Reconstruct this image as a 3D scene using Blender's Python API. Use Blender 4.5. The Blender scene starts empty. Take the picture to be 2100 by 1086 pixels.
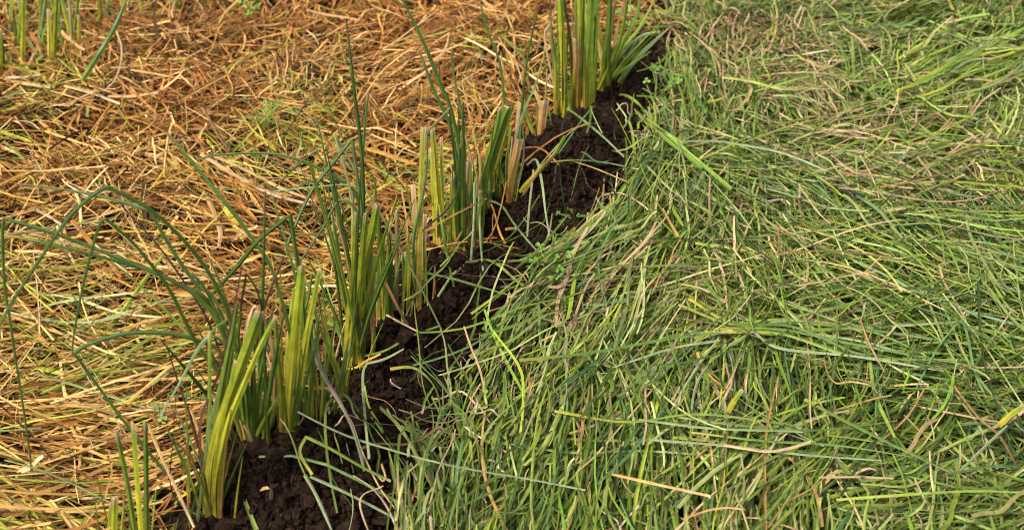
import bpy, math
import numpy as np
C = bpy.context.scene
COL = C.collection
R = math.radians
rng = np.random.default_rng(7)

# ------------------------------------------------------------------ camera, sky, sun, exposure
CAM_H, PITCH, HALF = 1.5, R(33), R(20)
cd = bpy.data.cameras.new("camera"); cam = bpy.data.objects.new("camera", cd); COL.objects.link(cam)
cam.location = (0, 0, CAM_H); cam.rotation_euler = (math.pi/2 - PITCH, 0, 0)
cd.sensor_width = 36; cd.lens = 18/math.tan(HALF); cd.clip_start = .05; cd.clip_end = 500
cd.dof.use_dof = True; cd.dof.focus_distance = 2.42; cd.dof.aperture_fstop = 5.0
C.camera = cam
C.cycles.filter_width = 1.05
SUN_EL, SUN_AZ = R(54), R(-128)        # azimuth measured from +Y towards +X
w = bpy.data.worlds.new("World"); C.world = w; w.use_nodes = True
nt = w.node_tree; bg = nt.nodes["Background"]; sky = nt.nodes.new("ShaderNodeTexSky")
sky.sky_type = 'NISHITA'; sky.sun_disc = False; sky.sun_elevation = SUN_EL; sky.sun_rotation = SUN_AZ
sky.dust_density = 6.0; sky.air_density = .7; sky.ozone_density = .3
nt.links.new(sky.outputs[0], bg.inputs[0]); bg.inputs[1].default_value = .10
sl = bpy.data.lights.new("sun", 'SUN'); sun = bpy.data.objects.new("sun", sl); COL.objects.link(sun)
sl.energy = 1.5; sl.angle = R(12); sl.color = (1, .93, .80)
sd = np.array([math.sin(SUN_AZ)*math.cos(SUN_EL), math.cos(SUN_AZ)*math.cos(SUN_EL), math.sin(SUN_EL)])
from mathutils import Vector
sun.rotation_euler = Vector(sd).to_track_quat('Z', 'Y').to_euler()
C.view_settings.view_transform = 'Standard'; C.view_settings.look = 'None'
C.view_settings.exposure = .97; C.view_settings.gamma = 1

# ------------------------------------------------------------------ ground shape and where things stand on it
FPX = 1050/math.tan(HALF)
RI = np.array([1., 0, 0]); UP = np.array([0, math.sin(PITCH), math.cos(PITCH)]); FW = np.array([0, math.cos(PITCH), -math.sin(PITCH)])
EYE = np.array([0, 0, CAM_H])
TAB = rng.random((256, 256))
def vnoise(x, y):
    x = np.asarray(x, float); y = np.asarray(y, float)
    xi = np.floor(x).astype(int); yi = np.floor(y).astype(int); fx = x-xi; fy = y-yi
    fx = fx*fx*(3-2*fx); fy = fy*fy*(3-2*fy)
    a = TAB[xi & 255, yi & 255]; b = TAB[(xi+1) & 255, yi & 255]; c = TAB[xi & 255, (yi+1) & 255]; d = TAB[(xi+1) & 255, (yi+1) & 255]
    return (a*(1-fx)+b*fx)*(1-fy)+(c*(1-fx)+d*fx)*fy - .5
def flat(px, py, z=0.):
    d = FW + (px-1050)/FPX*RI + (543-py)/FPX*UP
    return EYE + d*((z-CAM_H)/d[2])
MOUNDS = [(610, 985, .16, .14, .12), (700, 1060, .14, .12, .05), (930, 590, .15, .12, .085), (1190, 330, .17, .17, .10), (1130, 380, .14, .1, .03), (820, 715, .10, .08, .03), (1290, 230, .1, .12, .03), (1330, 110, .12, .16, .05)]
MG = [(flat(a, b, .05)[:2], sx, sy, h) for a, b, sx, sy, h in MOUNDS]
def H(x, y):
    z = .035*vnoise(x*2.1+9, y*2.1+3) + .02*vnoise(x*5.3+40, y*5.3)
    for (c, sx, sy, h) in MG:
        z = z + h*np.exp(-((x-c[0])/sx)**2-((y-c[1])/sy)**2)
    return z
def rays(px, py):
    px = np.asarray(px, float)[..., None]; py = np.asarray(py, float)[..., None]
    return FW + (px-1050)/FPX*RI + (543-py)/FPX*UP
def hit(px, py, off=0.):
    d = rays(px, py); z = np.full(d.shape[:-1], off)
    for _ in range(25):
        p = EYE + d*((z-CAM_H)/d[..., 2])[..., None]
        z = .5*z + .5*(H(p[..., 0], p[..., 1])+off)
    return p
def project(P):
    v = P-EYE; zc = v@FW
    return 1050+FPX*(v@RI)/zc, 543-FPX*(v@UP)/zc, zc
SOIL = [(380, 1300), (430, 1086), (452, 960), (520, 925), (600, 890), (655, 830), (690, 760), (700, 690), (790, 660), (835, 610), (870, 560), (905, 520), (985, 480), (1005, 400), (1040, 345), (1110, 285), (1145, 250), (1240, 205), (1285, 150), (1318, 100), (1345, 72),
        (1380, 82), (1368, 130), (1335, 200), (1315, 280), (1300, 350), (1280, 400), (1205, 475), (1115, 540), (1080, 610), (1015, 695), (930, 755), (885, 850), (835, 930), (815, 1086), (815, 1300)]
SP = np.array([flat(a, b, .03)[:2] for a, b in SOIL])
def insoil(x, y):
    inside = np.zeros(np.shape(x), bool); n = len(SP)
    for i in range(n):
        (x1, y1), (x2, y2) = SP[i], SP[(i+1) % n]
        c = (y1 > y) != (y2 > y)
        inside ^= c & (x < (x2-x1)*(y-y1)/(y2-y1+1e-12)+x1)
    return inside
EDGE = np.array([(flat(a, b, .03)) for a, b in [(430, 1300), (560, 1086), (620, 960), (720, 830), (800, 710), (950, 570), (1090, 430), (1210, 290), (1300, 120), (1350, 40), (1380, -100)]])
def rowx(y): return np.interp(y, EDGE[:, 1], EDGE[:, 0])

# ------------------------------------------------------------------ materials
def fibre_mat(name, rough=.5, trans=.18, stripe=.35, spec=.3, uscale=9, bump=.25):
    m = bpy.data.materials.new(name); m.use_nodes = True; t = m.node_tree; N = t.nodes; L = t.links
    b = N["Principled BSDF"]; out = N["Material Output"]
    a = N.new("ShaderNodeVertexColor"); a.layer_name = "Col"
    uv = N.new("ShaderNodeUVMap"); uv.uv_map = "UVMap"
    mp = N.new("ShaderNodeMapping"); mp.inputs[3].default_value = (uscale, 1.2, 1)
    L.new(uv.outputs[0], mp.inputs[0])
    no = N.new("ShaderNodeTexNoise"); no.inputs["Scale"].default_value = 1; no.inputs["Detail"].default_value = 3
    L.new(mp.outputs[0], no.inputs["Vector"])
    mr = N.new("ShaderNodeMapRange"); mr.inputs[1].default_value = .3; mr.inputs[2].default_value = .7
    mr.inputs[3].default_value = 1-stripe; mr.inputs[4].default_value = 1+stripe
    L.new(no.outputs[0], mr.inputs[0])
    geo = N.new("ShaderNodeNewGeometry"); n2 = N.new("ShaderNodeTexNoise"); n2.inputs["Scale"].default_value = 55; n2.inputs["Detail"].default_value = 2
    L.new(geo.outputs["Position"], n2.inputs["Vector"])
    mr2 = N.new("ShaderNodeMapRange"); mr2.inputs[1].default_value = .3; mr2.inputs[2].default_value = .7; mr2.inputs[3].default_value = .82; mr2.inputs[4].default_value = 1.18
    L.new(n2.outputs[0], mr2.inputs[0])
    mu0 = N.new("ShaderNodeMath"); mu0.operation = 'MULTIPLY'; L.new(mr.outputs[0], mu0.inputs[0]); L.new(mr2.outputs[0], mu0.inputs[1])
    mu = N.new("ShaderNodeVectorMath"); mu.operation = 'SCALE'
    L.new(a.outputs[0], mu.inputs[0]); L.new(mu0.outputs[0], mu.inputs[3])
    L.new(mu.outputs[0], b.inputs["Base Color"])
    b.inputs["Roughness"].default_value = rough; b.inputs["Specular IOR Level"].default_value = spec
    bp = N.new("ShaderNodeBump"); bp.inputs["Strength"].default_value = bump; bp.inputs["Distance"].default_value = .001
    L.new(no.outputs[0], bp.inputs["Height"]); L.new(bp.outputs[0], b.inputs["Normal"])
    tr = N.new("ShaderNodeBsdfTranslucent"); L.new(mu.outputs[0], tr.inputs[0])
    mx = N.new("ShaderNodeMixShader"); mx.inputs[0].default_value = trans
    L.new(b.outputs[0], mx.inputs[1]); L.new(tr.outputs[0], mx.inputs[2]); L.new(mx.outputs[0], out.inputs[0])
    return m
M_LEAF = fibre_mat("leaf_green", .5, .14, .42, .45, 6, .6)
M_GRASS = fibre_mat("grass_cut", .5, .10, .3, .45, 4)
M_STRAW = fibre_mat("straw_dry", .55, .05, .34, .3, 4)
def soil_mat(name, dark=1.):
    m = bpy.data.materials.new(name); m.use_nodes = True; t = m.node_tree; N = t.nodes; L = t.links; b = N["Principled BSDF"]
    g = N.new("ShaderNodeNewGeometry"); n = N.new("ShaderNodeTexNoise"); n.inputs["Scale"].default_value = 110; n.inputs["Detail"].default_value = 8; n.inputs["Roughness"].default_value = .7
    L.new(g.outputs["Position"], n.inputs["Vector"])
    r = N.new("ShaderNodeValToRGB"); e = r.color_ramp.elements
    e[0].position = .32; e[0].color = (.005*dark, .0032*dark, .0026*dark, 1); e[1].position = .72; e[1].color = (.066*dark, .035*dark, .020*dark, 1)
    k = r.color_ramp.elements.new(.52); k.color = (.026*dark, .0145*dark, .0085*dark, 1)
    L.new(n.outputs[0], r.inputs[0]); L.new(r.outputs[0], b.inputs["Base Color"])
    b.inputs["Roughness"].default_value = .85; b.inputs["Specular IOR Level"].default_value = .1
    n3 = N.new("ShaderNodeTexNoise"); n3.inputs["Scale"].default_value = 330; n3.inputs["Detail"].default_value = 5
    L.new(g.outputs["Position"], n3.inputs["Vector"])
    bp = N.new("ShaderNodeBump"); bp.inputs["Strength"].default_value = .8; bp.inputs["Distance"].default_value = .004
    L.new(n3.outputs[0], bp.inputs["Height"]); L.new(bp.outputs[0], b.inputs["Normal"])
    return m
M_SOIL = soil_mat("soil_dark", .88); M_GROUND = soil_mat("ground_brown", 1.3)

# ------------------------------------------------------------------ mesh helpers
def mesh_obj(name, V, F4, mat, cols=None, uvs=None, parent=None, smooth=True, F3=None):
    me = bpy.data.meshes.new(name); V = np.ascontiguousarray(V, np.float32)
    F4 = np.zeros((0, 4), np.int32) if F4 is None else np.asarray(F4, np.int32)
    F3 = np.zeros((0, 3), np.int32) if F3 is None else np.asarray(F3, np.int32)
    idx = np.concatenate([F4.ravel(), F3.ravel()]).astype(np.int32)
    nf = len(F4)+len(F3)
    me.vertices.add(len(V)); me.vertices.foreach_set("co", V.ravel())
    me.loops.add(len(idx)); me.loops.foreach_set("vertex_index", idx)
    me.polygons.add(nf)
    st = np.concatenate([np.arange(len(F4))*4, len(F4)*4+np.arange(len(F3))*3]).astype(np.int32)
    me.polygons.foreach_set("loop_start", st)
    me.polygons.foreach_set("use_smooth", np.full(nf, smooth))
    me.update(calc_edges=True)
    if cols is not None:
        ca = me.color_attributes.new("Col", 'FLOAT_COLOR', 'POINT')
        ca.data.foreach_set("color", np.concatenate([cols, np.ones((len(cols), 1))], 1).astype(np.float32).ravel())
    if uvs is not None:
        ul = me.uv_layers.new(name="UVMap"); ul.data.foreach_set("uv", np.asarray(uvs, np.float32)[idx].ravel())
    me.materials.append(mat)
    o = bpy.data.objects.new(name, me); COL.objects.link(o)
    if parent is not None: o.parent = parent
    return o
def nrm(a): return a/(np.linalg.norm(a, axis=-1, keepdims=True)+1e-9)
# a batch of n ribbons, s rings each; profile = list of (across, outwards) in widths
V3 = [(-.5, 0), (0, .17), (.5, 0)]
def ribbons(P, W, ref, fold, cols, prof=V3):
    n, s, _ = P.shape; k = len(prof)
    T = nrm(np.gradient(P, axis=1)); S = nrm(np.cross(T, ref[:, None, :] if ref.ndim == 2 else ref)); N = np.cross(S, T)
    V = np.empty((n, s, k, 3)); 
    for j, (a, b) in enumerate(prof):
        V[:, :, j] = P + S*(W*a)[..., None] + N*(W*b*fold[:, None])[..., None]
    idx = np.arange(n*s*k).reshape(n, s, k)
    q = np.stack([idx[:, :-1, :-1], idx[:, :-1, 1:], idx[:, 1:, 1:], idx[:, 1:, :-1]], -1).reshape(-1, 4)
    cc = np.repeat(cols[:, :, None, :], k, 2).reshape(-1, 3)
    u = np.broadcast_to(np.linspace(0, 1, k)[None, None, :], (n, s, k)) + rng.random((n, 1, 1))*50
    ln = np.concatenate([np.zeros((n, 1)), np.cumsum(np.linalg.norm(np.diff(P, axis=1), axis=-1), 1)], 1)*12
    v = np.broadcast_to(ln[:, :, None], (n, s, k)) + rng.random((n, 1, 1))*50
    return V.reshape(-1, 3), q, cc, np.stack([u.reshape(-1), v.reshape(-1)], 1)
def smooth_path(pts, per=7):
    pts = [tuple(map(float, p)) for p in pts]
    runs, cur = [], [pts[0]]
    for p in pts[1:]:
        if p == cur[-1]: runs.append(cur); cur = [p]
        else: cur.append(p)
    runs.append(cur); out = []
    for rn in runs:
        a = np.array(rn)
        if len(a) < 2: continue
        if len(a) == 2: q = a[0]+(a[1]-a[0])*np.linspace(0, 1, per+2)[:, None]
        else:
            e = np.vstack([2*a[0]-a[1], a, 2*a[-1]-a[-2]]); q = []
            for i in range(1, len(e)-2):
                t = np.linspace(0, 1, per, endpoint=False)[:, None]
                p0, p1, p2, p3 = e[i-1], e[i], e[i+1], e[i+2]
                q.append(.5*((2*p1)+(-p0+p2)*t+(2*p0-5*p1+4*p2-p3)*t*t+(-p0+3*p1-3*p2+p3)*t**3))
            q = np.vstack(q+[a[-1:]])
        out.append(q if not out else q[1:])
    return np.vstack(out)

# ------------------------------------------------------------------ colours (what the thing itself is coloured, by position along it)
PAL = {
 'ar': [(0, (.24, .27, .03)), (.25, (.07, .135, .018)), (.9, (.075, .15, .03)), (1, (.22, .17, .06))],
 'yg': [(0, (.34, .26, .04)), (.1, (.44, .37, .035)), (.4, (.45, .46, .03)), (.75, (.32, .40, .028)), (1, (.21, .32, .028))],
 'yel': [(0, (.55, .40, .08)), (.4, (.46, .40, .04)), (1, (.40, .40, .06))],
 'g': [(0, (.42, .38, .04)), (.3, (.21, .29, .03)), (1, (.14, .25, .035))],
 'dg': [(0, (.26, .29, .03)), (.3, (.10, .175, .022)), (.92, (.095, .18, .035)), (1, (.30, .20, .07))],
 'gl': [(0, (.16, .24, .05)), (.4, (.16, .25, .075)), (1, (.23, .31, .15))],
 'br': [(0, (.32, .18, .05)), (.5, (.25, .13, .05)), (1, (.10, .07, .03))],
 'dk': [(0, (.06, .045, .02)), (1, (.035, .022, .012))],
 'tan': [(0, (.40, .245, .075)), (.5, (.50, .33, .13)), (1, (.50, .35, .17))],
 'or': [(0, (.48, .26, .04)), (.5, (.55, .30, .09)), (1, (.52, .34, .18))],
 'pur': [(0, (.13, .10, .03)), (.4, (.14, .055, .04)), (1, (.08, .03, .03))],
 'pv': [(0, (.16, .18, .08)), (.5, (.26, .20, .18)), (1, (.20, .28, .12))],
 'pg': [(0, (.40, .42, .14)), (1, (.36, .44, .19))],
 'bg': [(0, (.40, .46, .06)), (.5, (.26, .40, .05)), (1, (.18, .32, .05))],
 'wh': [(0, (.50, .36, .18)), (1, (.54, .41, .23))],
 'gdry': [(0, (.12, .20, .06)), (.55, (.13, .21, .08)), (.62, (.45, .33, .2)), (1, (.5, .34, .2))],
 'sage': [(0, (.24, .30, .13)), (1, (.28, .34, .17))],
}
def colours(key, t):
    p = PAL[key]; x = [a for a, _ in p]
    return np.stack([np.interp(t, x, [c[i] for _, c in p]) for i in range(3)], -1)

# one leaf or stalk: a thick folded blade along a 3-D path
PROF = [(-.5, -.02), (-.27, .09), (0, .22), (.27, .05), (.5, -.02), (.26, -.04), (0, .12), (-.26, -.01)]
def blade_mesh(name, P, W, key, cut, parent, ref, mat, fold=1., inv=None):
    s = len(P); k = len(PROF); T = nrm(np.gradient(P, axis=0))
    S = nrm(np.cross(T, ref)); N = np.cross(S, T)
    t = np.linspace(0, 1, s); V = np.empty((s, k, 3))
    for j, (a, b) in enumerate(PROF):
        V[:, j] = P + S*(W*a)[:, None] + N*(W*b*fold)[:, None]
    cols = np.repeat(colours(key, t)[:, None], k, 1)*rng.uniform(.85, 1.15)
    if cut:
        jit = rng.uniform(-.5, .7, k)*W[-1]*.45; V[-1] += T[-1]*jit[:, None]
        cols[-1] = (.62, .47, .27); cols[-2] = cols[-2]*.55+np.array((.5, .42, .2))*.45
    idx = np.arange(s*k).reshape(s, k); nx = np.roll(idx, -1, 1)
    q = np.stack([idx[:-1], nx[:-1], nx[1:], idx[1:]], -1).reshape(-1, 4)
    F3 = []
    for ring, sg in ((0, 1), (s-1, 0)):
        b = ring*k
        for quad in ((0, 1, 6, 7), (1, 2, 6, 6), (2, 3, 6, 6), (3, 4, 5, 6), (0, 1, 7, 7)):
            a_, b_, c_, d_ = quad
            F3 += [(b+a_, b+b_, b+c_)] + ([(b+a_, b+c_, b+d_)] if d_ != c_ else [])
    ln = np.concatenate([[0], np.cumsum(np.linalg.norm(np.diff(P, axis=0), axis=-1))])*7
    u = np.broadcast_to((np.array([p[0] for p in PROF])+.5)[None], (s, k))+rng.random()*60
    uv = np.stack([u.ravel(), np.broadcast_to(ln[:, None], (s, k)).ravel()+rng.random()*60], 1)
    V = V.reshape(-1, 3)
    if parent is not None: V = V-np.array(parent.location)
    return mesh_obj(name, V, q, mat, cols.reshape(-1, 3), uv, parent, False, F3)

def tag(o, label=None, cat=None, group=None, kind=None):
    for k, v in (('label', label), ('category', cat), ('group', group), ('kind', kind)):
        if v: o[k] = v
    return o

# ------------------------------------------------------------------ the setting: ground sheet and dug soil strip
ax = np.concatenate([[-60, -30, -14, -7, -4], np.arange(-2.6, 2.61, .02), [4, 7, 14, 30, 60]])
ay = np.concatenate([[-50, -20, -8, -2, 0], np.arange(.8, 6.2, .02), [8, 12, 20, 40, 80]])
X, Y = np.meshgrid(ax, ay); Z = H(X, Y)-.012+.012*vnoise(X*40, Y*40)
Z = np.where((np.abs(X) > 2.7) | (Y > 6.3) | (Y < .7), -.03, Z)
ii = np.arange(X.size).reshape(X.shape)
g = mesh_obj("ground", np.stack([X, Y, Z], -1).reshape(-1, 3), np.stack([ii[:-1, :-1], ii[:-1, 1:], ii[1:, 1:], ii[1:, :-1]], -1).reshape(-1, 4), M_GROUND)
tag(g, kind='structure')
def soil_h(x, y):
    z = H(x, y)
    a = vnoise(x*11+5, y*11)*.034 + vnoise(x*26, y*26+7)*.026
    b = np.abs(vnoise(x*60+3, y*60+1)); b2 = np.abs(vnoise(x*120+13, y*120+31))
    return z + .006 + a + .012*(.5-b) + .012*(b2-.25) + .010*vnoise(x*200, y*200)
v_ = np.arange(1.2, 4.9, .0034); u_ = np.arange(-.36, .36, .0034)
U, Vv = np.meshgrid(u_, v_); X = rowx(Vv)+U; Y = Vv
edge = np.clip((.36-np.abs(U))/.08, 0, 1)
Z = soil_h(X, Y)*edge + (H(X, Y)-.03)*(1-edge)
ii = np.arange(X.size).reshape(X.shape)
s_ = mesh_obj("soil", np.stack([X, Y, Z], -1).reshape(-1, 3), np.stack([ii[:-1, :-1], ii[:-1, 1:], ii[1:, 1:], ii[1:, :-1]], -1).reshape(-1, 4), M_SOIL)
tag(s_, kind='structure')
# crumbs of soil and fine dark fibres lying in it
ico = []
ph = (1+5**.5)/2
IV = nrm(np.array([(-1, ph, 0), (1, ph, 0), (-1, -ph, 0), (1, -ph, 0), (0, -1, ph), (0, 1, ph), (0, -1, -ph), (0, 1, -ph), (ph, 0, -1), (ph, 0, 1), (-ph, 0, -1), (-ph, 0, 1)], float))
IF = np.array([(0, 11, 5), (0, 5, 1), (0, 1, 7), (0, 7, 10), (0, 10, 11), (1, 5, 9), (5, 11, 4), (11, 10, 2), (10, 7, 6), (7, 1, 8), (3, 9, 4), (3, 4, 2), (3, 2, 6), (3, 6, 8), (3, 8, 9), (4, 9, 5), (2, 4, 11), (6, 2, 10), (8, 6, 7), (9, 8, 1)])
yy = 1.3+3.3*rng.random(110000)**1.3; xx = rowx(yy)+rng.uniform(-.3, .3, 110000)
k_ = insoil(xx, yy) | (rng.random(110000) < .06); xx, yy = xx[k_], yy[k_]; n = len(xx)
r_ = .0014+.0034*rng.random(n)**2.2+.011*rng.random(n)**20
pts = IV[None]*(1+rng.uniform(-.5, .5, (n, len(IV), 1)))*(r_[:, None, None]*rng.uniform(.6, 1.4, (n, 1, 3)))
pts = pts+np.stack([xx, yy, soil_h(xx, yy)+r_*.5+.004*rng.random(n)], -1)[:, None]
F = (IF[None]+(np.arange(n)*len(IV))[:, None, None]).reshape(-1, 3)
o = mesh_obj("soil_crumbs", pts.reshape(-1, 3), None, M_SOIL, F3=F, smooth=False)
tag(o, 'loose dark brown soil crumbs covering the dug strip between straw and green grass', 'soil', kind='stuff')

# ------------------------------------------------------------------ cut straw on the left, cut green blades on the right
def lay_batch(x, y, ang, ln, wd, layer, curv, lift, roll, cols_fn, s=8, amp=.004, prof=V3, fold=None, taper=.35):
    n = len(x); t = np.linspace(-.5, .5, s)[None]
    th = ang[:, None]+curv[:, None]*t*2
    dx, dy = np.cos(th), np.sin(th); step = ln[:, None]/(s-1)
    px = np.cumsum(dx, 1); py = np.cumsum(dy, 1)
    px = (px-px.mean(1, keepdims=True))*step+x[:, None]; py = (py-py.mean(1, keepdims=True))*step+y[:, None]
    wob = amp*np.sin(t*rng.uniform(4, 13, (n, 1))+rng.uniform(0, 6, (n, 1)))
    nx, ny = -np.sin(th), np.cos(th); px = px+nx*wob; py = py+ny*wob
    pz = H(px, py)+layer[:, None]+lift[:, None]*t*2+amp*2*np.sin(t*rng.uniform(3, 9, (n, 1))+rng.uniform(0, 6, (n, 1)))
    pz = np.maximum(pz, H(px, py)+.002)
    P = np.stack([px, py, pz], -1)
    W = wd[:, None]*(1-taper*np.abs(t+.1)**2*4*rng.uniform(.3, 1, (n, 1)))
    cr, sr = np.cos(roll), np.sin(roll)
    ref = np.stack([-np.sin(ang)*sr, np.cos(ang)*sr, cr], -1)
    return P, W, ref
def pick(pal, n):
    p = np.array([a for a, _ in pal]); p = p/p.sum(); c = np.array([b for _, b in pal])
    return c[rng.choice(len(pal), n, p=p)]
def reject(P, frac, keep):
    ins = insoil(P[..., 0], P[..., 1]).mean(1)
    return (ins <= frac) | (rng.random(len(P)) < keep)
def assemble(name, parts, mat):
    off = 0; Vs, Qs, Cs, Us = [], [], [], []
    for V, q, c, u in parts:
        Vs.append(V); Qs.append(q+off); Cs.append(c); Us.append(u); off += len(V)
    return mesh_obj(name, np.vstack(Vs), np.vstack(Qs), mat, np.vstack(Cs), np.vstack(Us), None, False)
def px_dir(x, y, deg):      # a direction as the photograph shows it, laid on the ground
    qx, qy, _ = project(np.stack([x, y, np.zeros_like(x)], -1)); a = np.radians(deg)
    d1 = rays(qx, qy); d2 = rays(qx+25*np.cos(a), qy-25*np.sin(a))
    p1 = d1*(-CAM_H/d1[:, 2:]); p2 = d2*(-CAM_H/d2[:, 2:])
    d = p2-p1; return np.arctan2(d[:, 1], d[:, 0])
def field(x, y, ctrl):
    qx, qy, _ = project(np.stack([x, y, np.zeros_like(x)], -1))
    wsum = 0; c2 = 0; s2 = 0; sp = 0
    for a, b, deg, spd in ctrl:
        ww = 1/(((qx-a)**2+(qy-b)**2)+3000)**1.6
        wsum = wsum+ww; c2 = c2+ww*math.cos(2*R(deg)); s2 = s2+ww*math.sin(2*R(deg)); sp = sp+ww*spd
    return np.degrees(np.arctan2(s2, c2))/2, sp/wsum
STRAW_PAL = [(24, (.54, .33, .115)), (21, (.46, .24, .062)), (17, (.68, .46, .21)), (15, (.31, .135, .03)), (10, (.20, .08, .015)), (3, (.40, .33, .05)), (3, (.24, .25, .04)), (8, (.07, .034, .011)), (6, (.76, .58, .34)), (3, (.50, .33, .055))]
GREENISH = [(4, (.36, .38, .05)), (3, (.22, .28, .04)), (2, (.44, .42, .08)), (2, (.20, .26, .10)), (2, (.5, .36, .14))]
CT_L = [(150, 1000, -12, 22), (150, 800, -10, 22), (300, 900, -8, 28), (100, 650, 15, 25), (250, 620, 12, 22), (120, 450, -5, 30), (350, 480, -18, 26), (500, 350, -22, 28), (250, 330, -10, 34), (600, 200, -5, 42), (400, 120, 15, 45), (150, 200, -8, 32), (800, 100, 12, 45), (100, 60, -30, 45), (650, 480, -15, 30), (950, 60, 0, 50), (500, 760, 5, 35)]
def straw_field():
    n0 = 5200
    cy = 1.25+4.1*rng.random(n0)**.9; cx = rng.uniform(-2.05, .55, n0)
    ok = cx < rowx(cy)-.02; cx, cy = cx[ok], cy[ok]
    deg, sp = field(cx, cy, CT_L); deg = deg+rng.normal(0, 1, len(cx))*sp
    a0 = px_dir(cx, cy, deg); lay0 = rng.random(len(cx)); cv0 = rng.normal(0, .25, len(cx))
    gm = vnoise(cx*4.2+3, cy*4.2+11)+.35*vnoise(cx*11, cy*11)
    k = 11; rep = lambda a: np.repeat(a, k)
    n = len(cx)*k; jit = .05
    x = rep(cx)+rng.normal(0, jit, n); y = rep(cy)+rng.normal(0, jit, n)
    ang = rep(a0)+rng.normal(0, .20, n)+rng.normal(0, 1.1, n)*(rng.random(n) < .2)
    near = np.clip((2.6-y)/.8, 0, 1); ln = .035+(.20+.14*near)*rng.random(n)**(1.7-.6*near); wd = .0020+.0036*rng.random(n)**1.4+.004*(rng.random(n) < .05)
    layer = .002+.066*rep(lay0)**1.2+rng.uniform(0, .020, n)
    P, W, ref = lay_batch(x, y, ang, ln, wd, layer, rep(cv0)*.4+rng.normal(0, .13, n)*(1+2*(rng.random(n) < .12)), rng.normal(0, .015, n), rng.normal(0, .6, n), None, 7, .0012)
    ok = reject(P, .04, .03) & (P[:, :, 0].max(1) < rowx(P[:, :, 1].mean(1))+.1)
    P, W, ref = P[ok], W[ok], ref[ok]; n = len(P)
    col = pick(STRAW_PAL, n); gr = pick(GREENISH, n); g_ = np.repeat(gm, k)[ok]
    qx, qy, _ = project(P.mean(1))
    for a, b, rr, m in ((180, 620, 150, .34), (60, 420, 140, .30), (350, 720, 120, .1), (100, 850, 100, .08), (60, 80, 150, .35), (540, 250, 60, .2), (330, 90, 120, .12), (700, 40, 110, .15)):
        g_ = g_+m*np.exp(-((qx-a)/rr)**2-((qy-b)/(rr*.6))**2)
    green = rng.random(n) < np.clip((g_-.08)*2.6, .04, .66); col[green] = gr[green]
    rust = (vnoise(P[:, 3, 0]*5+70, P[:, 3, 1]*5) > .16) & (rng.random(n) < .35); col[rust] = np.array((.34, .15, .04))
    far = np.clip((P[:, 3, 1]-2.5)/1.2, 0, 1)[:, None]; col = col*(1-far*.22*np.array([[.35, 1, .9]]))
    col = col*np.array([[1.03, 1.0, .80]])*rng.uniform(.7, 1.2, (n, 1)); s = P.shape[1]
    cols = col[:, None]*(1+.16*np.sin(np.linspace(0, 1, s)[None]*rng.uniform(2, 8, (n, 1))+rng.uniform(0, 6, (n, 1))))[..., None]
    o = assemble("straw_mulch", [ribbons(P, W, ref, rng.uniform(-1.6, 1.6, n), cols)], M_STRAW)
    tag(o, 'tangled bed of dry tan and brown straw left of the row of cut stems', 'straw', kind='stuff')
straw_field()
GR_PAL = [(25, (.135, .215, .022)), (21, (.215, .30, .045)), (18, (.37, .435, .14)), (15, (.062, .115, .013)), (11, (.105, .22, .065)), (10, (.28, .36, .03)), (7, (.55, .41, .18)), (4, (.40, .25, .07)), (7, (.03, .056, .011)), (8, (.17, .34, .025))]
CT_R = [(900, 950, 118, 20), (1000, 1010, 70, 24), (1100, 800, 68, 20), (1200, 560, 48, 14), (1050, 640, 35, 18), (1300, 450, 55, 18), (1350, 800, 58, 18), (1250, 700, 42, 16), (1480, 850, 95, 16), (1570, 850, 112, 18), (1400, 1000, 95, 24), (1600, 1000, 60, 38), (1700, 690, -14, 18), (1900, 620, -14, 24), (1800, 850, 30, 42), (2000, 950, 18, 40), (1350, 290, 86, 18), (1450, 150, 80, 30), (1420, 440, 68, 20), (1600, 60, 20, 45), (1750, 200, -12, 38), (1950, 150, 24, 14), (2060, 60, 18, 16), (1600, 350, -28, 40), (1900, 350, 18, 36), (2060, 500, -42, 34), (1750, 490, -14, 34), (1550, 560, 118, 30), (1320, 60, 60, 30), (1480, 690, -8, 40)]
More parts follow.
